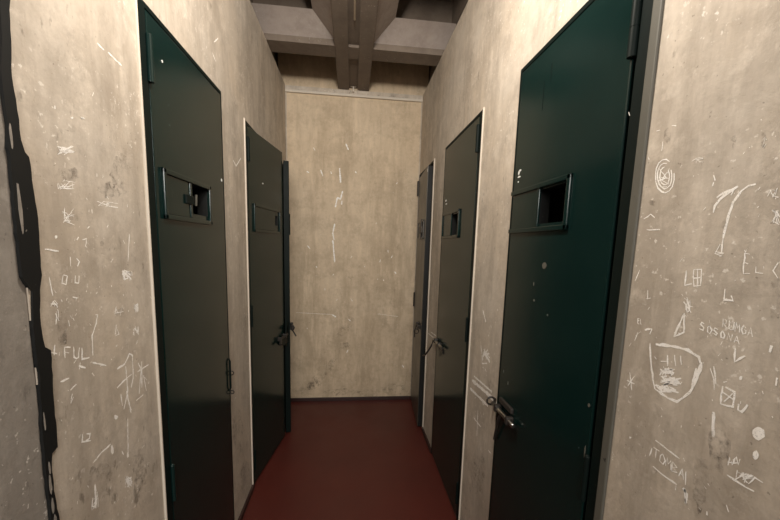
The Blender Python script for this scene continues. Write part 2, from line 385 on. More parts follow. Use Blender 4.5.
# -- second door on the right
r5, l5, f5, g5, n5 = door('door_5', 'R', DOORS['R'][1], 1.604, .578, 0, M['olive'], 'dark green door on the right wall between the largest door and the end one',
    hatch=(.215, .560, 1.456, 1.608), slot=(.232, .372, 1.474, 1.588))
shutter(l5, f5, n5, .366, .548, 1.472, 1.594, M['olive'], .374)
hinges(l5, f5, n5, (1.893, 1.01, .15), M['green_dark'])
dabs(l5, f5, n5, [(.515, 1.683, .014, .006), (.500, 1.662, .020, .004)])
bolt(l5, f5, n5, .578, .805, M['steel'], .02, .20, False)
MB(f5).box((.40, n5, .76), (.50, n5+.006, .785), .002).build('bolt_guide', M['iron'], l5)
q = MB(f5); P = [(.59, n5+.018, .80), (.60, n5+.03, .755), (.625, n5+.045, .71), (.66, n5+.055, .675), (.70, n5+.06, .655)]
q.tube(P, .006, 8).build('hanging_strap', M['iron'], l5)
# -- third door on the right, next to the end wall
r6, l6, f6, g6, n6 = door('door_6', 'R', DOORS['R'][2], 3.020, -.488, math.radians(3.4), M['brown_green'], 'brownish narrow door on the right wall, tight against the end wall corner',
    hatch=(.10, .42, 1.46, 1.606), slot=(.26, .38, 1.485, 1.585), top=1.975, n_face=.008, shaded_edge=True)  # leaf rim painted black to stand for the shade beside it
shutter(l6, f6, n6, .115, .262, 1.476, 1.59, M['brown_green'])
hinges(l6, f6, n6, (1.89, .94), M['iron'], .06, .010, .004)
MB(f6).box((.255, n6+.002, 1.505), (.385, n6+.018, 1.56), .006).box((.305, n6+.002, 1.462), (.345, n6+.014, 1.612), .004).build('hatch_catch', M['iron'], l6)
dabs(l6, f6, n6, [(.475, 1.945, .008, .012)])
bolt(l6, f6, n6, .488, .80, M['iron'], .015, .15)
q = MB(f6); ring(q, (.44, n6+.03, .76), .018, .004); q.tube([(.36, n6+.02, .79), (.345, n6+.03, .74), (.35, n6+.03, .69)], .005).build('hanging_strap', M['iron'], l6)

# pale plaster beads round the openings
for s, root, hinge, lst in (('L', r1, 1.057, [(1.013, .006)]), ('L', r2, 1.945, [(1.904, .011)]), ('R', r5, 1.604, [(1.560, .008)]), ('R', r6, 3.020, [(2.480, .021)])):
    sg = 1 if s == 'L' else -1
    g = MB(lambda u, n, z, sg=sg, h=hinge: (sg*n, u-h, z))
    for u, w in lst: g.box((u, -.001, .03), (u+w, .006, ZD+.004), .002)
    g.build('pale_edge', M['edge'], root)

# small bracket where the ribs meet the end wall
br = MB().box((-.030, YB-.036, 2.660), (.016, YB-.016, 2.668), .002).tube([(-.007, YB-.026, 2.628), (-.007, YB-.026, 2.662)], .006)
br.tube([(-.007, YB-.026, 2.622), (-.007, YB-.026, 2.634)], .010)
cl = tag(br.build('pipe_bracket', M['edge']), 'small pale bracket between the two ceiling ribs above the end wall', 'bracket')
tag(MB().tube([(-.004, .5, ZR+.004), (-.004, 1.3, ZR+.002), (-.003, 2.14, ZR+.002), (-.003, 2.16, ZR+.012)], .005).build('ceiling_cable', M['edge']), 'thin pale cable in the groove between the ceiling ribs', 'cable')

# ------------------------------------------------------------------ scratched writing, in wall coordinates (mm)
STROKES = {
    ('R', 'scratched_scribble'): [(2.4,[(596,1568),(604,1574),(612,1575),(619,1571),(623,1562),(623,1550),(620,1536),(614,1525),(605,1517),(597,1514),(589,1516),(584,1523),(582,1534),(584,1546)]),(2.4,[(602,1566),(608,1568),(614,1566),(618,1560),(619,1551),(617,1541),(612,1532),(606,1525),(600,1521),(594,1522),(589,1526),(587,1534),(588,1543),(591,1553)]),(2.4,[(605,1561),(609,1560),(612,1557),(613,1551),(613,1544),(610,1537),(606,1532),(602,1529),(598,1528),(594,1531),(592,1535),(592,1542),(594,1548),(597,1554)]),(1.8,[(599,1541),(617,1561)]),(2.2,[(595,1530),(611,1541)]),(1.8,[(597,1548),(595,1556)]),(2.4,[(598,1551),(608,1538)]),(2.5,[(614,1539),(600,1540)]),(1.7,[(607,1526),(594,1524)]),(2.6,[(593,1537),(593,1527)]),(2.2,[(607,1549),(607,1551)]),(1.8,[(615,1545),(591,1538)])],
    ('R', 'scratched_branch'): [(3.1,[(451,1505),(460,1504),(468,1499),(478,1482),(482,1454),(484,1430)]),(2.3,[(484,1430),(484,1418),(483,1407),(493,1406)]),(3.9,[(505,1470),(504,1481),(498,1490),(486,1499),(474,1506)]),(2.6,[(503,1493),(487,1502),(479,1503),(482,1494)]),(2.1,[(487,1422),(493,1407),(482,1403)])],
    ('R', 'scratched_initials'): [(2.7,[(536,1377),(535,1352),(523,1356)]),(2.4,[(523,1380),(510,1381),(509,1368),(522,1365),(523,1380)]),(2.4,[(522,1365),(519,1352),(508,1355),(509,1369)]),(2.2,[(517,1381),(513,1350)]),(2,[(524,1306),(529,1321),(528,1315)]),(1.5,[(524,1317),(522,1328)]),(1.6,[(521,1326),(520,1310)]),(1.3,[(529,1332),(527,1331)]),(2.3,[(517,1308),(533,1324)]),(2.4,[(523,1308),(520,1312),(528,1327)]),(1.7,[(527,1316),(529,1317)]),(1.6,[(528,1311),(526,1325)]),(1.3,[(526,1327),(533,1330)]),(1.4,[(515,1318),(522,1318),(528,1332)]),(2.9,[(529,1305),(542,1260),(525,1272),(529,1305)]),(2.3,[(542,1260),(535,1287)]),(2,[(535,1269),(533,1269)]),(1.3,[(538,1271),(538,1266)]),(1.5,[(538,1273),(540,1270)]),(1.3,[(539,1270),(539,1263)]),(1.4,[(533,1270),(534,1267)]),(2,[(542,1268),(538,1263),(536,1263)])],
    ('R', 'scratched_lettering'): [(1.9,[(465,1296),(466,1309),(461,1307),(461,1302),(465,1303),(459,1295)]),(1.9,[(457,1308),(456,1296),(453,1294),(450,1296),(450,1307)]),(1.9,[(447,1293),(448,1307),(444,1298),(443,1306),(441,1293)]),(1.9,[(434,1302),(437,1305),(439,1298),(436,1292),(433,1294),(433,1298),(436,1299)]),(1.8,[(430,1292),(428,1304),(424,1291)]),(1.8,[(430,1296),(426,1296)]),(2.2,[(493,1294),(497,1296),(499,1292),(493,1288),(493,1284),(500,1285)]),(2.1,[(484,1294),(487,1290),(486,1283),(482,1281),(480,1287),(485,1294)]),(2.1,[(471,1290),(476,1292),(477,1288),(471,1284),(472,1281),(477,1283)]),(2.1,[(464,1290),(466,1286),(465,1280),(461,1279),(460,1284),(464,1290)]),(2.1,[(456,1278),(456,1289),(450,1277),(450,1288)]),(2.1,[(446,1277),(444,1287),(439,1276)]),(2.1,[(445,1281),(441,1280)]),(1.7,[(618,1265),(622,1266),(623,1276),(619,1276)]),(1.7,[(622,1272),(619,1272)]),(1.7,[(616,1276),(615,1266),(612,1267)]),(1.8,[(440,1380),(448,1379),(451,1408),(444,1407)]),(1.9,[(449,1395),(444,1393)]),(1.8,[(434,1390),(433,1382),(424,1381)]),(1.8,[(409,1397),(413,1386),(406,1376)]),(2.1,[(493,1410),(480,1407),(485,1402)]),(2.7,[(470,1354),(469,1337),(456,1338),(460,1345)]),(2.7,[(443,1269),(441,1249),(429,1262)]),(2.1,[(460,1247),(458,1245)])],
    ('R', 'scratched_shield'): [(3.6,[(588,1235),(581,1201),(570,1165),(565,1154)]),(4.3,[(565,1154),(537,1149),(520,1150),(511,1161)]),(4.7,[(576,1237),(545,1242),(514,1245),(494,1239),(490,1230)]),(5,[(488,1232),(492,1204),(500,1176),(512,1159)]),(4,[(495,1220),(497,1190)]),(2.8,[(549,1225),(546,1205)]),(2.7,[(536,1229),(531,1211)]),(2.5,[(525,1231),(521,1216)]),(2.3,[(561,1209),(549,1213)]),(2.4,[(549,1186),(547,1192),(532,1196)]),(2.5,[(537,1197),(543,1196)]),(3.5,[(547,1189),(551,1193),(560,1194)]),(3,[(542,1191),(547,1195),(559,1189)]),(2.8,[(532,1198),(551,1198),(552,1196)]),(3.7,[(537,1203),(553,1195),(532,1204)]),(3.5,[(540,1193),(544,1202),(552,1188)]),(2.4,[(558,1193),(533,1197)]),(3.1,[(538,1194),(539,1190),(533,1196)]),(3.1,[(559,1183),(555,1192),(554,1194)]),(3,[(554,1185),(552,1193)]),(3.3,[(550,1194),(548,1201)]),(3.9,[(544,1174),(555,1183)]),(3.4,[(548,1177),(537,1179)]),(2.4,[(516,1187),(519,1182)]),(2.8,[(523,1187),(553,1174)]),(3.9,[(519,1184),(540,1177)]),(3.8,[(546,1172),(531,1189)]),(3.9,[(522,1183),(555,1181),(545,1187)]),(4.1,[(532,1184),(518,1193)]),(2.3,[(556,1175),(523,1184),(556,1172)]),(2.7,[(520,1186),(551,1168),(523,1188)]),(2.1,[(531,1183),(556,1171)]),(2.1,[(529,1191),(546,1174)]),(2.8,[(522,1186),(541,1187)]),(3.1,[(525,1181),(544,1176)]),(3.7,[(529,1189),(549,1178),(538,1174)]),(2.7,[(518,1183),(540,1177)]),(2.5,[(543,1173),(553,1165)]),(4,[(538,1170),(524,1169)]),(3.5,[(553,1154),(534,1163),(543,1171)]),(2.8,[(540,1171),(559,1158)]),(2.3,[(550,1161),(535,1163)]),(2.2,[(525,1169),(531,1166)]),(3.6,[(562,1160),(548,1156)]),(3.3,[(523,1179),(532,1176)]),(2.2,[(533,1162),(560,1152)]),(3.6,[(535,1169),(527,1168),(546,1162)]),(3.2,[(547,1160),(528,1168)]),(2.2,[(548,1166),(547,1158)]),(4.1,[(549,1165),(533,1163),(556,1162)]),(4.2,[(564,1163),(550,1159)]),(3.3,[(567,1161),(519,1167)])],
    ('R', 'scratched_cup'): [(3.2,[(452,1207),(451,1179),(434,1182),(435,1205),(448,1207)]),(2.6,[(451,1198),(434,1193)]),(2.1,[(437,1202),(447,1184)]),(3.4,[(427,1190),(427,1181),(422,1180),(416,1194)]),(3,[(452,1213),(447,1216)]),(2.6,[(474,1227),(466,1212),(463,1196)])],
    ('R', 'rubbed_streaks'): [(4.8,[(459,1162),(454,1123)]),(4.4,[(496,1219),(497,1199)]),(3.2,[(469,1232),(462,1206)]),(3.6,[(485,1013),(479,988)]),(5.3,[(481,1001),(478,991)]),(3.4,[(421,1033),(417,1025)]),(3.1,[(446,1002),(445,996)]),(4.8,[(400,1286),(401,1276)]),(4.6,[(388,1245),(388,1234)])],
    ('R', 'pale_patches'): [(-1,[(391,1165),(390,1160),(393,1155),(396,1151),(400,1151),(403,1153),(405,1157),(405,1162),(402,1167),(399,1170),(396,1170),(392,1169)]),(-1,[(393,1132),(393,1128),(394,1125),(396,1122),(398,1123),(399,1124),(400,1127),(400,1131),(399,1134),(397,1136),(396,1136),(394,1134)]),(-1,[(603,1036),(603,1035),(604,1033),(605,1032),(606,1031),(608,1032),(608,1033),(608,1034),(607,1036),(606,1036),(604,1037),(603,1037)]),(-1,[(428,1229),(428,1227),(429,1226),(430,1225),(431,1225),(432,1226),(432,1227),(432,1229),(431,1231),(430,1231),(429,1232),(428,1231)])],
    ('R', 'scratched_nameplate'): [(2.7,[(550,1061),(525,1058),(501,1056)]),(3,[(548,1010),(523,1008),(499,1009)]),(2.5,[(555,1042),(558,1025)]),(5.8,[(488,1011),(480,1006),(480,988)]),(2.6,[(485,1019),(487,1042)]),(1.9,[(500,1007),(500,998)]),(2.2,[(552,1046),(539,1046)]),(2.2,[(546,1047),(545,1029)]),(2.2,[(532,1045),(536,1039),(536,1029),(529,1027),(526,1036),(532,1045)]),(2.2,[(524,1027),(523,1044),(519,1034),(515,1043),(513,1026)]),(2.2,[(511,1026),(512,1043),(503,1038),(510,1034),(501,1030),(512,1026)]),(2.2,[(498,1026),(494,1042),(489,1025)]),(2.2,[(496,1033),(491,1031)])],
    ('R', 'scratched_signature'): [(2.2,[(428,1093),(427,1106),(422,1097),(419,1112),(415,1102),(414,1112)]),(2,[(429,1097),(414,1106)]),(2.9,[(427,1078),(409,1077),(391,1078)]),(2,[(415,1094),(415,1081)]),(2,[(408,1089),(399,1084),(393,1098),(383,1097)]),(1.9,[(410,1086),(409,1090),(400,1097)]),(1.9,[(401,1098),(404,1082)]),(1.4,[(414,1076),(415,1080),(403,1097)]),(1.3,[(407,1094),(404,1086),(409,1095)]),(1.9,[(411,1087),(407,1095)]),(1.8,[(401,1084),(408,1091)]),(1.8,[(408,1095),(407,1094)]),(1.4,[(405,1086),(407,1096),(407,1094)]),(1.1,[(414,1091),(405,1093)]),(2,[(407,1085),(395,1099)]),(2,[(397,1099),(406,1089)]),(1.1,[(405,1086),(395,1096)])],
    ('R', 'scratched_marks'): [(2.4,[(638,1470),(623,1478),(613,1471)]),(2.2,[(628,1449),(598,1448)]),(2.2,[(616,1608),(616,1592)]),(2.2,[(601,1632),(592,1628)]),(2,[(633,1632),(625,1631)]),(2.2,[(511,1518),(512,1512)]),(2.2,[(513,1529),(509,1520)]),(1.4,[(432,1492),(434,1486)]),(1.4,[(426,1488),(425,1493),(428,1484)]),(1.2,[(425,1494),(424,1496),(425,1486)]),(1.3,[(426,1493),(432,1495),(427,1484)]),(1.6,[(424,1485),(421,1483)]),(1.5,[(426,1485),(422,1483)]),(0.9,[(429,1489),(425,1484),(427,1485)]),(1.4,[(418,1461),(424,1451),(419,1464)]),(1.8,[(421,1462),(426,1467)]),(1.4,[(419,1463),(421,1457),(421,1464)]),(1.2,[(421,1464),(416,1457)]),(1.3,[(420,1456),(417,1448)]),(1.3,[(418,1455),(424,1467),(415,1449)]),(1,[(424,1453),(424,1453)]),(1.3,[(420,1466),(422,1449),(420,1452)]),(1.5,[(418,1465),(425,1465)]),(1.4,[(421,1459),(417,1458),(418,1462)]),(1.5,[(421,1456),(418,1462)]),(1.9,[(423,1452),(415,1447)]),(1.1,[(448,1566),(450,1555)]),(1,[(449,1567),(450,1567)]),(0.9,[(448,1568),(451,1565)]),(1.1,[(446,1558),(449,1553)]),(0.6,[(448,1555),(446,1558)]),(1.2,[(538,1554),(545,1562),(534,1560)]),(1.2,[(552,1561),(534,1559)]),(1.1,[(543,1560),(539,1559)]),(1.4,[(539,1562),(546,1562),(553,1559)]),(0.9,[(534,1553),(545,1559)]),(1.9,[(450,1409),(452,1413)]),(1,[(449,1414),(450,1414)]),(1.3,[(451,1411),(451,1410),(449,1412)]),(1.3,[(448,1415),(448,1415)]),(2.5,[(631,1145),(611,1145)]),(2.3,[(626,1164),(616,1130)]),(2,[(627,1134),(613,1161)]),(1.9,[(619,1249),(624,1230)]),(1.9,[(614,1250),(623,1240)]),(3.8,[(603,1257),(588,1263),(591,1252)]),(1.9,[(608,1334),(606,1317)]),(1.9,[(610,1317),(599,1320)]),(1.9,[(633,1371),(641,1348)]),(1.3,[(445,1500),(447,1496)]),(1,[(545,1095),(548,1088)]),(1.2,[(458,1369),(458,1367)]),(1.9,[(496,1385),(496,1384)]),(1.2,[(425,1195),(425,1191)]),(1.5,[(472,1554),(474,1551)]),(1.8,[(475,1135),(475,1134)]),(2.3,[(632,1130),(630,1128)]),(2.2,[(681,1357),(676,1354)]),(2.1,[(705,1585),(701,1581)]),(1.6,[(451,1046),(448,1044)]),(1.1,[(548,1126),(544,1123)]),(1,[(681,1413),(682,1410)]),(1.4,[(484,1361),(485,1359)]),(1.1,[(587,1000),(585,999)]),(1.9,[(506,1114),(506,1110)]),(1.4,[(566,1022),(567,1017)]),(1.7,[(554,1202),(553,1199)]),(1.5,[(409,1215),(408,1213)]),(1.1,[(425,1391),(424,1388)]),(1.3,[(540,1216),(538,1213)]),(2.1,[(575,1213),(570,1210)]),(1.5,[(531,1341),(530,1337)]),(1.8,[(495,1061),(491,1057)]),(0.9,[(440,1463),(441,1459)]),(1,[(539,1536),(538,1534)]),(1.4,[(546,1397),(550,1391)]),(1.3,[(546,1535),(547,1532)]),(1.5,[(485,1277),(485,1274)]),(1.9,[(545,1558),(545,1554)]),(1.9,[(613,1253),(611,1250)]),(1.9,[(462,1274),(464,1268)]),(1,[(508,1218),(509,1216)]),(1.6,[(518,1480),(521,1476)]),(1.7,[(402,1221),(400,1217)]),(1.9,[(653,1273),(653,1270)]),(1.6,[(477,1497),(478,1496)]),(1.9,[(466,1559),(467,1558)]),(1.8,[(632,1223),(636,1215)]),(1.9,[(534,1203),(536,1198)]),(1.7,[(459,998),(455,997)]),(2.1,[(709,1692),(705,1684)]),(0.8,[(441,1404),(439,1401)]),(1,[(455,1038),(452,1036)]),(1.4,[(527,1302),(524,1299)]),(1.3,[(486,1302),(485,1298)]),(1.3,[(527,1037),(525,1035)]),(1.7,[(424,1483),(424,1481)]),(1.3,[(471,1462),(470,1460)]),(2,[(645,1588),(642,1582)]),(1.2,[(641,1300),(641,1298)]),(1.1,[(577,1250),(575,1248)]),(1.9,[(544,1112),(545,1109)]),(0.9,[(460,1117),(456,1115)]),(1.3,[(538,1336),(536,1334)]),(1.7,[(447,1565),(446,1563)]),(1.1,[(471,1048),(471,1046)]),(1.5,[(599,1303),(602,1297)]),(1.2,[(475,984),(472,983)]),(1.4,[(457,1594),(457,1592)]),(1.3,[(486,1233),(485,1231)]),(1.8,[(464,1180),(463,1178)]),(1,[(436,1566),(437,1564)]),(1.9,[(485,1126),(484,1125)]),(1.4,[(386,1192),(385,1190)]),(2,[(538,1087),(536,1085)]),(1,[(570,1557),(573,1553)]),(1.6,[(443,1474),(444,1472)]),(1.8,[(617,1433),(617,1431)]),(1.1,[(462,1256),(465,1250)])],
    ('R', 'bolt_scrapes'): [(15.8,[(1510,795),(1329,811),(1229,815)]),(11,[(1530,748),(1310,764)]),(7.7,[(1488,823),(1281,837)]),(6.2,[(1414,695),(1406,577)]),(6,[(1455,637),(1368,640)]),(11.2,[(1390,968),(1321,947)]),(8.9,[(1431,1141),(1390,1098)]),(6.8,[(1428,987),(1410,952)]),(5.2,[(1362,943),(1349,976)]),(6.1,[(1331,978),(1381,962)]),(5.5,[(1349,932),(1401,913),(1408,949)]),(4.3,[(1358,971),(1384,958)]),(5.9,[(1381,985),(1391,950)]),(5.6,[(1396,944),(1350,991)]),(5.9,[(1400,951),(1336,978)]),(5.3,[(1394,969),(1397,927)]),(4.3,[(1349,963),(1369,956)]),(5.1,[(1394,979),(1323,962)]),(4.7,[(1342,884),(1345,880)]),(2.6,[(1446,742),(1459,727)]),(4.6,[(1509,628),(1508,623)]),(4.1,[(1337,1095),(1328,1089)]),(4,[(1372,750),(1350,748)]),(4,[(1571,1064),(1558,1054)]),(4.4,[(1350,1053),(1353,1045)]),(4.5,[(1267,1038),(1268,1034)]),(4.6,[(1281,1173),(1281,1167)]),(5,[(1367,903),(1349,895)]),(3.9,[(1235,586),(1222,583)]),(4.5,[(1277,590),(1252,592)]),(4.4,[(1392,901),(1376,900)]),(3.2,[(1272,779),(1272,775)]),(4.8,[(1224,789),(1222,783)]),(4.8,[(1348,714),(1349,706)]),(7.4,[(2462,777),(2274,790)]),(7.2,[(2370,808),(2222,818)])],
    ('L', 'scratched_numbers'): [(2.6,[(725,1330),(721,1316),(730,1312),(735,1328),(726,1331)]),(2.7,[(755,1327),(752,1313),(761,1311),(764,1326)]),(2.5,[(694,1330),(696,1313),(698,1295)]),(3,[(781,1398),(792,1400),(788,1385),(792,1381)]),(2.7,[(761,1361),(768,1354),(762,1345)]),(2.6,[(746,1364),(745,1346)]),(2.7,[(743,1286),(755,1282)]),(2.3,[(690,1380),(720,1376)]),(2.8,[(800,1239),(806,1238),(800,1220),(785,1197),(783,1154)]),(2.6,[(728,1243),(729,1230)]),(3,[(863,1203),(858,1178),(870,1178),(865,1191)]),(2.8,[(935,1414),(922,1347)]),(3.1,[(918,1304),(911,1320),(900,1305)]),(2.6,[(917,1323),(929,1323)]),(4.3,[(898,1316),(899,1321)]),(4,[(934,1311),(934,1322)]),(2.6,[(905,1313),(904,1316)]),(4.6,[(908,1320),(905,1326)]),(4.1,[(930,1312),(906,1327),(898,1320)]),(4.1,[(922,1308),(909,1313)]),(3.5,[(908,1326),(931,1319),(904,1321)]),(4.2,[(927,1313),(929,1317)]),(4.8,[(898,1326),(926,1308)]),(2.9,[(908,1319),(902,1306)]),(4.1,[(915,1316),(931,1302)]),(4.5,[(919,1306),(905,1305),(899,1325)]),(5.2,[(949,1218),(949,1239)]),(3.3,[(936,1237),(944,1228)]),(5,[(938,1231),(940,1225)]),(4.1,[(941,1217),(937,1238),(948,1216)]),(4.2,[(940,1225),(947,1236),(943,1235)]),(3,[(933,1230),(947,1217),(935,1233)]),(5.3,[(942,1224),(947,1224)]),(3.6,[(937,1234),(944,1238)]),(4.2,[(937,1235),(951,1236),(937,1224)]),(3.5,[(931,1179),(945,1158)]),(4.6,[(925,1170),(927,1160)]),(2.6,[(924,1177),(930,1170)]),(3.9,[(945,1179),(943,1162)]),(2.6,[(934,1165),(946,1166),(940,1163)]),(3.6,[(928,1178),(937,1170)]),(3.4,[(938,1171),(934,1182)]),(3.5,[(937,1173),(947,1166)]),(2.8,[(926,1164),(923,1163)]),(2.3,[(702,1279),(696,1280),(693,1281)]),(1.9,[(701,1278),(691,1281)]),(1.9,[(696,1285),(706,1273),(704,1271)]),(2.1,[(706,1278),(701,1286),(691,1276)]),(1.7,[(707,1278),(700,1278),(699,1275)]),(2.1,[(881,1232),(892,1228)]),(1.9,[(886,1239),(879,1221)]),(1.5,[(868,1238),(865,1243),(872,1227)]),(1.8,[(886,1228),(859,1230)]),(2,[(862,1231),(868,1245)]),(1.9,[(860,1228),(863,1224)]),(1.6,[(699,1241),(701,1250),(702,1265)]),(1.2,[(707,1268),(705,1250)]),(1.2,[(706,1253),(705,1269)]),(1.6,[(699,1262),(706,1246)]),(1.6,[(703,1259),(698,1241)]),(1.5,[(765,1446),(738,1437)]),(1.4,[(748,1446),(752,1432),(742,1435)]),(1.3,[(748,1449),(736,1447)]),(1.7,[(759,1445),(759,1451),(736,1429)]),(1.5,[(740,1435),(743,1458)]),(1,[(764,1442),(736,1450)]),(1.3,[(756,1434),(738,1433),(764,1426)]),(1.2,[(739,1438),(749,1441),(765,1458)]),(1.2,[(753,1428),(740,1448)]),(1.7,[(864,1483),(857,1470)]),(2,[(867,1479),(862,1472)]),(1.1,[(874,1478),(860,1477)]),(1.1,[(858,1480),(872,1480),(834,1471)]),(1.1,[(901,1483),(852,1482),(834,1471)]),(2,[(867,1473),(899,1474)]),(1.2,[(830,1480),(870,1474),(877,1475)])],
    ('L', 'scratched_lettering'): [(2.9,[(712,1172),(713,1193),(727,1189)]),(2.9,[(714,1183),(722,1179)]),(2.9,[(734,1188),(733,1167),(739,1162),(744,1163),(749,1182)]),(3,[(755,1180),(753,1157),(767,1154)]),(3.3,[(753,1167),(753,1156),(773,1153)]),(2.6,[(692,1204),(688,1185)]),(2.6,[(679,1194),(695,1186)]),(3.3,[(743,1146),(760,1135)]),(3.3,[(744,1138),(747,1151)]),(3.1,[(780,1140),(820,1119)]),(3.4,[(696,1131),(717,1130)]),(3.3,[(717,1105),(733,1111)]),(2.7,[(721,1096),(715,1079),(723,1089)])],
    ('L', 'scratched_figures'): [(3.9,[(855,1098),(883,1101),(903,1120),(915,1112),(911,1053),(901,1033)]),(3.7,[(850,1054),(879,1062),(907,1066)]),(3.7,[(886,1094),(887,1030),(868,992)]),(3.5,[(882,1033),(894,969)]),(3.4,[(861,1034),(864,1002)]),(3.9,[(935,1085),(946,1064),(931,1003)]),(3.9,[(951,1084),(944,1015)]),(3.5,[(929,1063),(980,1065)]),(3.9,[(917,991),(948,994)]),(3.3,[(954,1045),(963,998)]),(3.2,[(879,962),(871,869)]),(5.9,[(869,879),(871,865)]),(3.6,[(758,925),(785,932),(815,934)]),(8.1,[(817,929),(819,907)]),(3.4,[(737,1003),(734,987),(757,976)]),(3.5,[(747,997),(757,992),(754,983),(743,984)]),(2.9,[(862,815),(867,805)]),(2.3,[(872,801),(874,788)]),(2.3,[(869,792),(858,823),(860,818)]),(3,[(873,788),(855,818),(867,785)]),(2.6,[(877,782),(869,791)]),(3.7,[(862,801),(858,815),(878,806)]),(3.4,[(864,816),(870,789)]),(4.2,[(873,810),(877,788)]),(3.1,[(854,817),(876,798)]),(2.5,[(867,808),(866,789)]),(3.5,[(858,794),(880,794)]),(2.8,[(869,811),(861,821),(853,804)]),(1.8,[(747,824),(763,843),(750,845)]),(2.9,[(759,841),(762,854)]),(2.1,[(753,838),(752,823),(758,838)]),(2.3,[(761,818),(764,839),(745,834)]),(2,[(746,838),(745,840)]),(1.7,[(756,835),(755,819)]),(3.1,[(756,823),(745,834),(749,850)]),(2.8,[(757,836),(755,834)]),(2,[(744,838),(744,825)]),(2.1,[(749,824),(764,847)]),(4.9,[(758,875),(755,821)])],
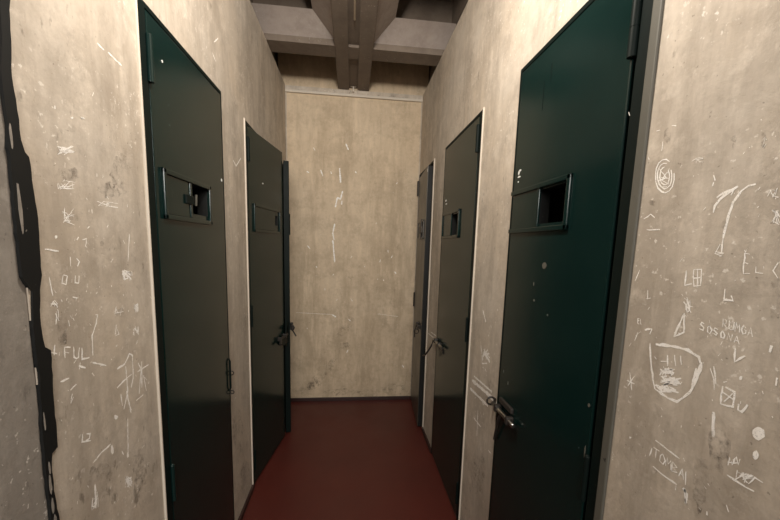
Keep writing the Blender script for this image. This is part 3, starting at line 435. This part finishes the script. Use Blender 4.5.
    ('L', 'scratched_marks'): [(3.8,[(868,1812),(889,1809)]),(3.5,[(902,1811),(949,1805)]),(2.5,[(777,1578),(741,1559),(755,1571)]),(1.5,[(775,1568),(746,1560),(777,1566)]),(1.4,[(774,1579),(751,1561)]),(2.3,[(749,1570),(780,1568),(739,1568)]),(1.6,[(769,1568),(752,1556)]),(1.3,[(778,1578),(737,1553),(750,1562)]),(1.8,[(753,1566),(775,1568)]),(1.5,[(776,1567),(744,1567)]),(1.9,[(751,1568),(764,1568),(743,1563)]),(1.7,[(749,1556),(740,1568)]),(1.6,[(733,1501),(739,1492),(770,1497)]),(1.8,[(752,1497),(772,1505)]),(1.1,[(755,1499),(734,1494)]),(1.4,[(738,1494),(767,1496),(767,1509)]),(1.2,[(761,1509),(747,1496),(739,1502)]),(1.4,[(731,1500),(732,1491),(750,1503)]),(1.5,[(750,1510),(744,1506)]),(1.4,[(774,1509),(751,1509)]),(2.8,[(741,1640),(741,1634)]),(1.9,[(737,1493),(736,1490)]),(2.4,[(869,1356),(860,1348)]),(1.5,[(695,1017),(696,1016)]),(3.3,[(872,846),(874,842)]),(1.9,[(801,1483),(801,1480)]),(2.2,[(702,1304),(706,1299)]),(2.3,[(1006,1248),(1016,1239)]),(2.9,[(715,915),(714,915)]),(2.1,[(690,1058),(691,1054)]),(1.5,[(939,856),(928,855)]),(1.6,[(750,983),(751,981)]),(2.8,[(776,1118),(782,1109)]),(1.7,[(729,1537),(731,1535)]),(2.8,[(861,1432),(856,1426)]),(1.9,[(779,1142),(775,1141)]),(2.5,[(716,1285),(717,1281)]),(3,[(875,745),(872,739)]),(2.6,[(863,1495),(868,1489)]),(2.1,[(687,1099),(687,1096)]),(2.2,[(897,763),(899,758)]),(1.7,[(709,874),(708,868)]),(2.7,[(856,1296),(858,1292)]),(2,[(916,888),(914,880)]),(2.2,[(817,1173),(816,1171)]),(1.3,[(750,1260),(750,1256)]),(3.1,[(966,1627),(966,1625)]),(1.4,[(806,1206),(807,1204)]),(2.9,[(738,887),(740,881)]),(1.8,[(958,1469),(957,1466)]),(1.6,[(749,1252),(745,1248)]),(1.4,[(921,1059),(925,1053)]),(1.9,[(698,1031),(696,1025)]),(2,[(854,1015),(851,1013)]),(1.9,[(818,1298),(819,1296)]),(2.2,[(803,1125),(802,1123)]),(1.4,[(694,1092),(696,1089)]),(2.5,[(895,1270),(897,1266)]),(1.6,[(993,1196),(991,1191)]),(2.1,[(752,1282),(751,1278)]),(3.1,[(1040,1739),(1033,1731)]),(1.7,[(711,1109),(713,1105)]),(1.9,[(959,1038),(968,1026)]),(1.7,[(848,1131),(847,1128)]),(2,[(704,930),(700,927)]),(1.4,[(809,1295),(810,1294)]),(2.7,[(806,1460),(805,1455)]),(3.2,[(897,980),(894,976)]),(2.3,[(908,1538),(906,1537)]),(2.3,[(977,1268),(974,1266)]),(2.3,[(925,1712),(927,1710)]),(2.8,[(863,782),(859,781)]),(1.7,[(700,1187),(699,1181)]),(2.5,[(837,1539),(837,1532)]),(2.3,[(934,1204),(934,1202)]),(2.9,[(934,1485),(934,1478)]),(1.6,[(823,1407),(824,1405)]),(1.5,[(856,1536),(854,1533)]),(2.9,[(812,791),(813,784)]),(3,[(849,895),(855,882)]),(3.3,[(942,1067),(939,1064)]),(2,[(681,1143),(679,1140)]),(2.9,[(977,1018),(975,1013)]),(2,[(803,1482),(805,1479)]),(2.5,[(714,1354),(713,1353)]),(1.4,[(855,1540),(857,1536)]),(2.4,[(846,1705),(842,1696)]),(1.7,[(1014,1592),(1020,1585)]),(2.1,[(776,1424),(775,1422)]),(1.6,[(773,1052),(774,1046)]),(1.7,[(781,1224),(785,1219)]),(3.6,[(923,1303),(926,1300)]),(2.7,[(938,1144),(934,1136)]),(2.5,[(838,1129),(838,1126)]),(2.6,[(843,1403),(844,1400)]),(2.3,[(716,1205),(714,1203)]),(3.3,[(862,1155),(857,1152)]),(3.6,[(953,1394),(953,1391)]),(2.7,[(909,1398),(915,1390)]),(1.6,[(730,1286),(727,1281)]),(1.7,[(733,1251),(737,1244)]),(3.4,[(910,1229),(911,1224)]),(1.8,[(745,1321),(744,1314)]),(3.2,[(803,1426),(797,1421)]),(3,[(771,1403),(766,1397)]),(2.6,[(781,1294),(779,1291)]),(2.4,[(738,1160),(731,1155)]),(2.1,[(739,1245),(742,1239)]),(2.4,[(811,1287),(806,1283)]),(2,[(762,1400),(760,1395)]),(3.3,[(814,1461),(814,1453)]),(1.6,[(881,1145),(876,1138)]),(2.2,[(921,1312),(917,1309)]),(2.1,[(860,1185),(855,1182)]),(2.4,[(763,1421),(763,1420)]),(1.4,[(809,1644),(815,1642)]),(1.6,[(805,1639),(803,1641),(815,1642)]),(1.8,[(811,1641),(804,1638),(810,1641)]),(3.7,[(1099,1800),(1113,1784),(1136,1804)])],
    ('L', 'pale_patches'): [(-1,[(784,1633),(784,1632),(782,1631),(780,1629),(779,1629),(777,1630),(777,1631),(777,1632),(779,1633),(781,1634),(783,1635),(784,1634)]),(-1,[(846,983),(844,982),(842,981),(838,981),(835,984),(833,987),(833,990),(833,993),(836,994),(839,992),(842,989),(845,987)]),(-1,[(720,1402),(719,1400),(718,1399),(717,1399),(715,1399),(715,1400),(714,1402),(715,1404),(716,1405),(718,1405),(719,1405),(720,1404)])],
    ('L', 'scratched_tick'): [(5.3,[(1727,1770),(1767,1752),(1847,1807)]),(4.1,[(1541,2168),(1586,2206)]),(4,[(1517,2120),(1555,2103)])],
    ('B', 'chipped_plaster'): [(11.6,[(-111,2031),(-101,1913)]),(10.6,[(-84,1848),(-100,1780),(-127,1792),(-143,1711)]),(12.3,[(-89,1767),(-91,1735)]),(9.6,[(-147,1576),(-163,1493),(-151,1438)]),(8,[(-266,2010),(-247,1959)]),(8.9,[(-183,2001),(-177,1981)]),(8.9,[(-380,1991),(-359,1982)]),(9.9,[(-62,2229),(-40,2179)]),(9.6,[(-162,1438),(-144,1249)]),(10.7,[(-163,792),(-129,769)]),(10.7,[(-20,752),(-3,734)]),(2.2,[(239,801),(421,778)]),(2.2,[(-471,807),(-163,792)]),(5.4,[(228,1113),(230,1105)]),(3.8,[(-117,930),(-130,915)]),(7.2,[(473,328),(488,303)]),(4.2,[(-150,1150),(-160,1134)]),(4.8,[(352,1320),(343,1297)]),(6.5,[(-373,1385),(-353,1358)]),(5.9,[(311,1367),(316,1344)]),(7.5,[(-301,1212),(-294,1199)]),(4.3,[(209,1596),(201,1586)]),(3.7,[(-259,1481),(-263,1476)]),(3.7,[(-4,937),(12,912)]),(4.3,[(3,1305),(-10,1287)]),(7.6,[(281,1108),(281,1096)]),(7.9,[(18,2012),(29,1998)]),(4.7,[(110,1223),(115,1214)]),(5.6,[(249,1284),(243,1258)]),(4.5,[(-227,1023),(-226,1004)]),(6.1,[(377,1938),(368,1926)]),(6.6,[(-379,672),(-374,663)]),(5.7,[(-19,473),(-33,444)]),(5.2,[(-325,2183),(-311,2159)]),(7.8,[(375,1180),(391,1160)])],
    ('B', 'dark_smudge'): [(-1,[(-233,250),(-204,252),(-225,218),(-225,197),(-243,174),(-255,139),(-284,139),(-314,104),(-322,132),(-336,138),(-364,137),(-351,168),(-343,193),(-329,220),(-311,252),(-282,257),(-254,282),(-233,277)]),(-1,[(-260,139),(-255,121),(-266,106),(-287,99),(-309,102),(-330,88),(-344,106),(-372,106),(-374,125),(-386,141),(-376,157),(-367,171),(-351,184),(-328,184),(-308,182),(-285,183),(-282,162),(-252,157)]),(-1,[(-137,392),(-124,389),(-136,359),(-140,340),(-147,319),(-162,299),(-176,267),(-191,269),(-213,242),(-224,249),(-230,261),(-222,287),(-216,308),(-213,330),(-194,350),(-180,378),(-160,402),(-143,405)]),(-1,[(-6,699),(21,704),(4,679),(-16,658),(-19,634),(-46,613),(-73,596),(-91,596),(-119,582),(-109,608),(-132,606),(-119,628),(-115,648),(-93,671),(-70,694),(-45,706),(-28,705),(4,727)]),(-1,[(30,753),(38,743),(25,737),(18,727),(1,728),(-14,727),(-30,727),(-42,734),(-50,743),(-49,753),(-49,762),(-38,769),(-32,779),(-13,775),(0,778),(11,772),(21,767),(25,760)]),(-1,[(497,88),(479,70),(477,48),(440,44),(419,16),(382,40),(350,41),(331,58),(293,69),(292,92),(282,117),(329,124),(344,143),(376,152),(412,153),(445,143),(490,137),(506,113)]),(-1,[(324,62),(279,53),(266,43),(251,30),(203,35),(162,26),(130,37),(83,41),(80,55),(64,67),(72,79),(109,85),(125,96),(161,104),(202,95),(257,102),(263,83),(309,76)]),(-1,[(97,76),(69,65),(36,55),(-15,52),(-61,48),(-117,43),(-169,51),(-203,61),(-262,69),(-223,82),(-238,94),(-193,100),(-160,107),(-111,108),(-57,115),(3,111),(36,99),(90,90)]),(-1,[(70,1109),(60,1107),(48,1105),(40,1102),(20,1107),(2,1105),(-15,1110),(-26,1114),(-28,1119),(-25,1122),(-38,1128),(-25,1129),(-10,1130),(7,1128),(25,1127),(41,1123),(54,1118),(62,1114)]),(-1,[(567,58),(556,35),(542,20),(541,-14),(518,0),(502,-6),(479,-16),(462,5),(461,36),(456,60),(465,81),(473,99),(476,132),(495,140),(516,142),(535,129),(544,101),(551,80)]),(-1,[(2,508),(6,494),(-9,486),(-26,483),(-37,467),(-57,468),(-74,476),(-91,482),(-88,498),(-92,508),(-94,520),(-90,532),(-70,534),(-56,542),(-39,543),(-19,543),(-15,527),(-5,518)]),(-1,[(-308,93),(-323,80),(-317,61),(-352,60),(-373,48),(-403,51),(-426,60),(-444,70),(-453,83),(-487,96),(-475,112),(-446,121),(-437,140),(-402,134),(-375,134),(-345,133),(-337,116),(-305,109)])],
    ('R', 'dark_smudge'): [(-1,[(486,1576),(486,1574),(487,1573),(487,1571),(489,1572),(490,1572),(491,1573),(492,1575),(495,1576),(495,1578),(495,1580),(493,1581),(493,1582),(492,1582),(490,1583),(489,1582),(488,1579),(486,1578)]),(-1,[(486,1566),(486,1565),(486,1563),(487,1562),(488,1563),(489,1563),(490,1563),(491,1565),(491,1566),(491,1567),(492,1569),(491,1569),(491,1571),(490,1571),(489,1571),(488,1569),(487,1569),(487,1567)]),(-1,[(533,1560),(532,1556),(532,1552),(534,1552),(534,1548),(535,1548),(537,1552),(539,1553),(540,1558),(540,1561),(541,1565),(541,1569),(540,1570),(539,1571),(537,1570),(536,1570),(534,1568),(533,1564)]),(-1,[(613,1498),(615,1496),(615,1495),(616,1493),(619,1493),(622,1494),(625,1495),(628,1496),(628,1498),(632,1500),(631,1502),(629,1503),(627,1505),(624,1504),(621,1503),(617,1503),(616,1501),(615,1499)]),(-1,[(477,1483),(478,1481),(477,1480),(477,1479),(479,1478),(481,1477),(482,1476),(484,1476),(485,1476),(485,1477),(486,1478),(486,1479),(486,1481),(484,1482),(483,1482),(481,1483),(480,1483),(479,1483)]),(-1,[(481,1450),(480,1447),(481,1446),(481,1442),(483,1442),(484,1443),(485,1444),(487,1445),(489,1447),(489,1450),(489,1454),(489,1457),(488,1458),(487,1459),(485,1460),(484,1458),(483,1454),(481,1453)]),(-1,[(424,1408),(424,1407),(424,1406),(426,1405),(427,1405),(429,1405),(430,1406),(432,1406),(432,1407),(433,1408),(433,1408),(432,1409),(431,1410),(429,1410),(428,1410),(427,1410),(425,1409),(424,1409)]),(-1,[(451,1052),(453,1037),(450,1018),(452,1006),(454,993),(458,987),(464,1006),(469,1000),(472,1020),(474,1036),(476,1051),(475,1064),(476,1082),(471,1081),(467,1081),(464,1078),(459,1083),(454,1070)]),(-1,[(427,1118),(429,1106),(428,1094),(432,1087),(433,1071),(440,1077),(445,1075),(452,1074),(455,1088),(456,1100),(461,1112),(461,1128),(454,1134),(450,1144),(444,1139),(439,1142),(435,1133),(429,1131)]),(-1,[(446,1563),(446,1559),(446,1555),(447,1556),(447,1552),(449,1553),(450,1555),(452,1557),(452,1561),(454,1565),(453,1569),(454,1573),(453,1576),(452,1576),(451,1575),(450,1572),(448,1571),(447,1567)]),(-1,[(600,1615),(601,1612),(600,1607),(601,1604),(604,1604),(606,1602),(609,1606),(613,1609),(615,1614),(615,1619),(616,1625),(614,1627),(612,1629),(610,1630),(608,1631),(605,1626),(603,1623),(600,1620)]),(-1,[(400,1348),(399,1340),(398,1329),(398,1322),(402,1326),(403,1322),(406,1322),(408,1328),(410,1339),(412,1346),(413,1355),(411,1359),(413,1372),(410,1369),(408,1370),(406,1367),(403,1363),(401,1357)]),(-1,[(1281,500),(1288,458),(1305,421),(1303,371),(1341,361),(1367,325),(1401,301),(1426,323),(1444,349),(1469,370),(1472,415),(1434,457),(1421,492),(1400,525),(1373,569),(1346,540),(1321,538),(1292,533)]),(-1,[(603,921),(605,909),(605,899),(603,882),(609,883),(612,882),(616,881),(620,887),(625,889),(625,904),(630,916),(628,928),(627,941),(622,942),(619,953),(614,939),(609,941),(608,928)])],
    ('L', 'dark_smudge'): [(-1,[(800,1625),(797,1619),(792,1614),(787,1609),(781,1606),(775,1604),(770,1606),(767,1608),(762,1609),(764,1613),(766,1618),(769,1622),(773,1625),(777,1631),(784,1634),(788,1632),(791,1629),(795,1628)]),(-1,[(781,1525),(785,1520),(777,1516),(774,1509),(765,1509),(757,1504),(752,1508),(748,1511),(744,1513),(742,1517),(745,1523),(751,1526),(756,1530),(761,1534),(768,1535),(778,1539),(782,1535),(786,1531)]),(-1,[(789,1448),(785,1444),(784,1440),(777,1437),(770,1434),(763,1437),(754,1434),(749,1437),(748,1441),(746,1444),(746,1448),(750,1452),(756,1456),(764,1458),(772,1457),(778,1456),(783,1454),(788,1451)]),(-1,[(753,1510),(749,1503),(745,1498),(743,1490),(738,1485),(734,1489),(729,1486),(728,1494),(727,1500),(725,1505),(726,1513),(731,1518),(734,1523),(738,1531),(743,1530),(746,1526),(752,1526),(752,1517)]),(-1,[(896,1513),(905,1507),(895,1499),(882,1496),(872,1493),(862,1491),(849,1487),(841,1492),(844,1500),(834,1504),(837,1511),(849,1516),(856,1522),(866,1524),(877,1530),(884,1525),(900,1528),(898,1519)]),(-1,[(843,1391),(842,1389),(841,1387),(840,1385),(837,1386),(835,1385),(833,1385),(831,1387),(832,1390),(830,1391),(831,1394),(834,1395),(835,1396),(837,1397),(838,1396),(841,1397),(841,1395),(842,1393)]),(-1,[(967,1278),(966,1275),(963,1274),(960,1272),(957,1273),(955,1274),(952,1275),(952,1277),(951,1280),(952,1282),(955,1283),(957,1285),(960,1286),(963,1287),(966,1286),(967,1284),(970,1282),(970,1280)]),(-1,[(895,1224),(892,1221),(892,1217),(887,1216),(881,1214),(875,1216),(869,1218),(868,1223),(861,1226),(866,1230),(864,1234),(870,1235),(873,1237),(878,1237),(884,1239),(891,1237),(892,1232),(896,1228)]),(-1,[(722,1225),(721,1213),(719,1199),(714,1198),(710,1198),(706,1199),(699,1193),(700,1209),(699,1219),(700,1230),(701,1241),(703,1254),(709,1253),(712,1258),(718,1265),(721,1256),(725,1251),(725,1237)]),(-1,[(813,845),(812,827),(804,814),(786,828),(775,816),(760,828),(749,846),(744,866),(735,884),(738,899),(745,909),(750,919),(761,919),(772,914),(783,907),(796,899),(807,883),(813,863)]),(-1,[(941,783),(943,762),(938,742),(924,752),(914,747),(901,748),(896,773),(887,786),(889,804),(884,822),(883,843),(891,856),(903,851),(913,861),(926,857),(936,838),(938,816),(947,798)]),(-1,[(949,1557),(941,1543),(943,1522),(930,1508),(916,1508),(902,1497),(897,1516),(885,1517),(886,1532),(876,1543),(889,1557),(891,1573),(900,1587),(913,1595),(928,1604),(940,1598),(944,1583),(957,1576)]),(-1,[(1887,73),(1856,58),(1844,31),(1823,19),(1798,-4),(1773,53),(1740,64),(1736,116),(1703,158),(1701,207),(1713,244),(1741,250),(1761,268),(1788,264),(1814,232),(1839,208),(1852,166),(1875,124)]),(-1,[(1775,435),(1756,415),(1740,399),(1730,357),(1696,362),(1663,387),(1640,424),(1627,460),(1617,492),(1623,519),(1613,558),(1630,579),(1657,579),(1681,595),(1714,578),(1743,548),(1748,505),(1768,472)])],
}
def strokes(name, side, sts, parent):
    bm = bmesh.new()
    place = (lambda a, z, h: (a, YB-h, z)) if side == 'B' else ((lambda a, z, h: (XL+h, a, z)) if side == 'L' else (lambda a, z, h: (XR-h, a, z)))
    lay = 0
    for w, pts in sts:
        lay += 1
        h = .00035 + .00002*(lay % 12)
        P = [Vector((p[0]/1000, p[1]/1000)) for p in pts]
        if w < 0:
            vs = [bm.verts.new(place(p.x, p.y, h)) for p in P]; bm.faces.new(vs); continue
        Q = []
        for a, b in zip(P, P[1:]):
            k = max(1, int((b-a).length/.007))
            for i in range(k): Q.append(a+(b-a)*(i/k)+Vector((random.uniform(-.0007, .0007), random.uniform(-.0007, .0007)))*(1 if i else .4))
        Q.append(P[-1])
        prev = None
        for i, p in enumerate(Q):
            t = (Q[min(i+1, len(Q)-1)]-Q[max(i-1, 0)])
            if t.length < 1e-6: continue
            t.normalize(); nn = Vector((-t.y, t.x))*w/1650*random.uniform(.5, 1.2)*(.6 if i in (0, len(Q)-1) else 1)
            cur = (bm.verts.new(place(p.x+nn.x, p.y+nn.y, h)), bm.verts.new(place(p.x-nn.x, p.y-nn.y, h)))
            if prev: bm.faces.new((prev[0], cur[0], cur[1], prev[1]))
            prev = cur
    if side == 'R' : pass
    me = bpy.data.meshes.new(name); bm.to_mesh(me); bm.free(); me.materials.append(M['smudge' if 'smudge' in name else 'chalk'])
    o = bpy.data.objects.new(name, me); COL.objects.link(o); o.parent = parent
for (side, nm), sts in STROKES.items(): strokes(nm, side, sts, {'L': wl, 'R': wr, 'B': wb}[side])

# ------------------------------------------------------------------ light
def area(name, loc, target, size, size_y, power, color):
    L = bpy.data.lights.new(name, 'AREA'); L.shape = 'RECTANGLE'; L.size = size; L.size_y = size_y; L.energy = power; L.color = color
    o = bpy.data.objects.new(name, L); COL.objects.link(o); o.location = loc
    o.rotation_euler = (Vector(target)-Vector(loc)).to_track_quat('-Z', 'Y').to_euler(); return o
L = bpy.data.lights.new('passage_bulb', 'POINT'); L.shadow_soft_size = .07; L.energy = 29.5; L.color = (1.0, .915, .81)
o = bpy.data.objects.new('passage_bulb', L); COL.objects.link(o); o.location = (-.02, .85, 2.42)
area('hall_light', (.1, -2.2, 2.3), (0, 2.2, 1.75), 1.4, .8, 46, (1.0, .955, .90))
W_ = bpy.data.worlds.new('World'); SC.world = W_; W_.use_nodes = True
W_.node_tree.nodes['Background'].inputs[0].default_value = (1.0, .93, .85, 1); W_.node_tree.nodes['Background'].inputs[1].default_value = .06

# ------------------------------------------------------------------ camera
cam = bpy.data.cameras.new('camera'); co = bpy.data.objects.new('camera', cam); COL.objects.link(co)
r_, u_, f_ = Vector((.99379487, -.10732743, .02919889)), Vector((-.01482767, .13233515, .99109412)), Vector((.11023563, .9853772, -.12992257))
m = Matrix.Identity(4)
for i in range(3): m[i][0], m[i][1], m[i][2] = r_[i], u_[i], -f_[i]
m[0][3], m[1][3], m[2][3] = 0, 0, 1.404
co.matrix_world = m
cam.sensor_fit = 'HORIZONTAL'; cam.sensor_width = 36; cam.lens = 350/780*36; cam.shift_y = (291.586-260)/780; cam.clip_start = .02
SC.camera = co
SC.view_settings.view_transform = 'Standard'; SC.view_settings.look = 'None'; SC.view_settings.gamma = 1; SC.view_settings.exposure = 0.78
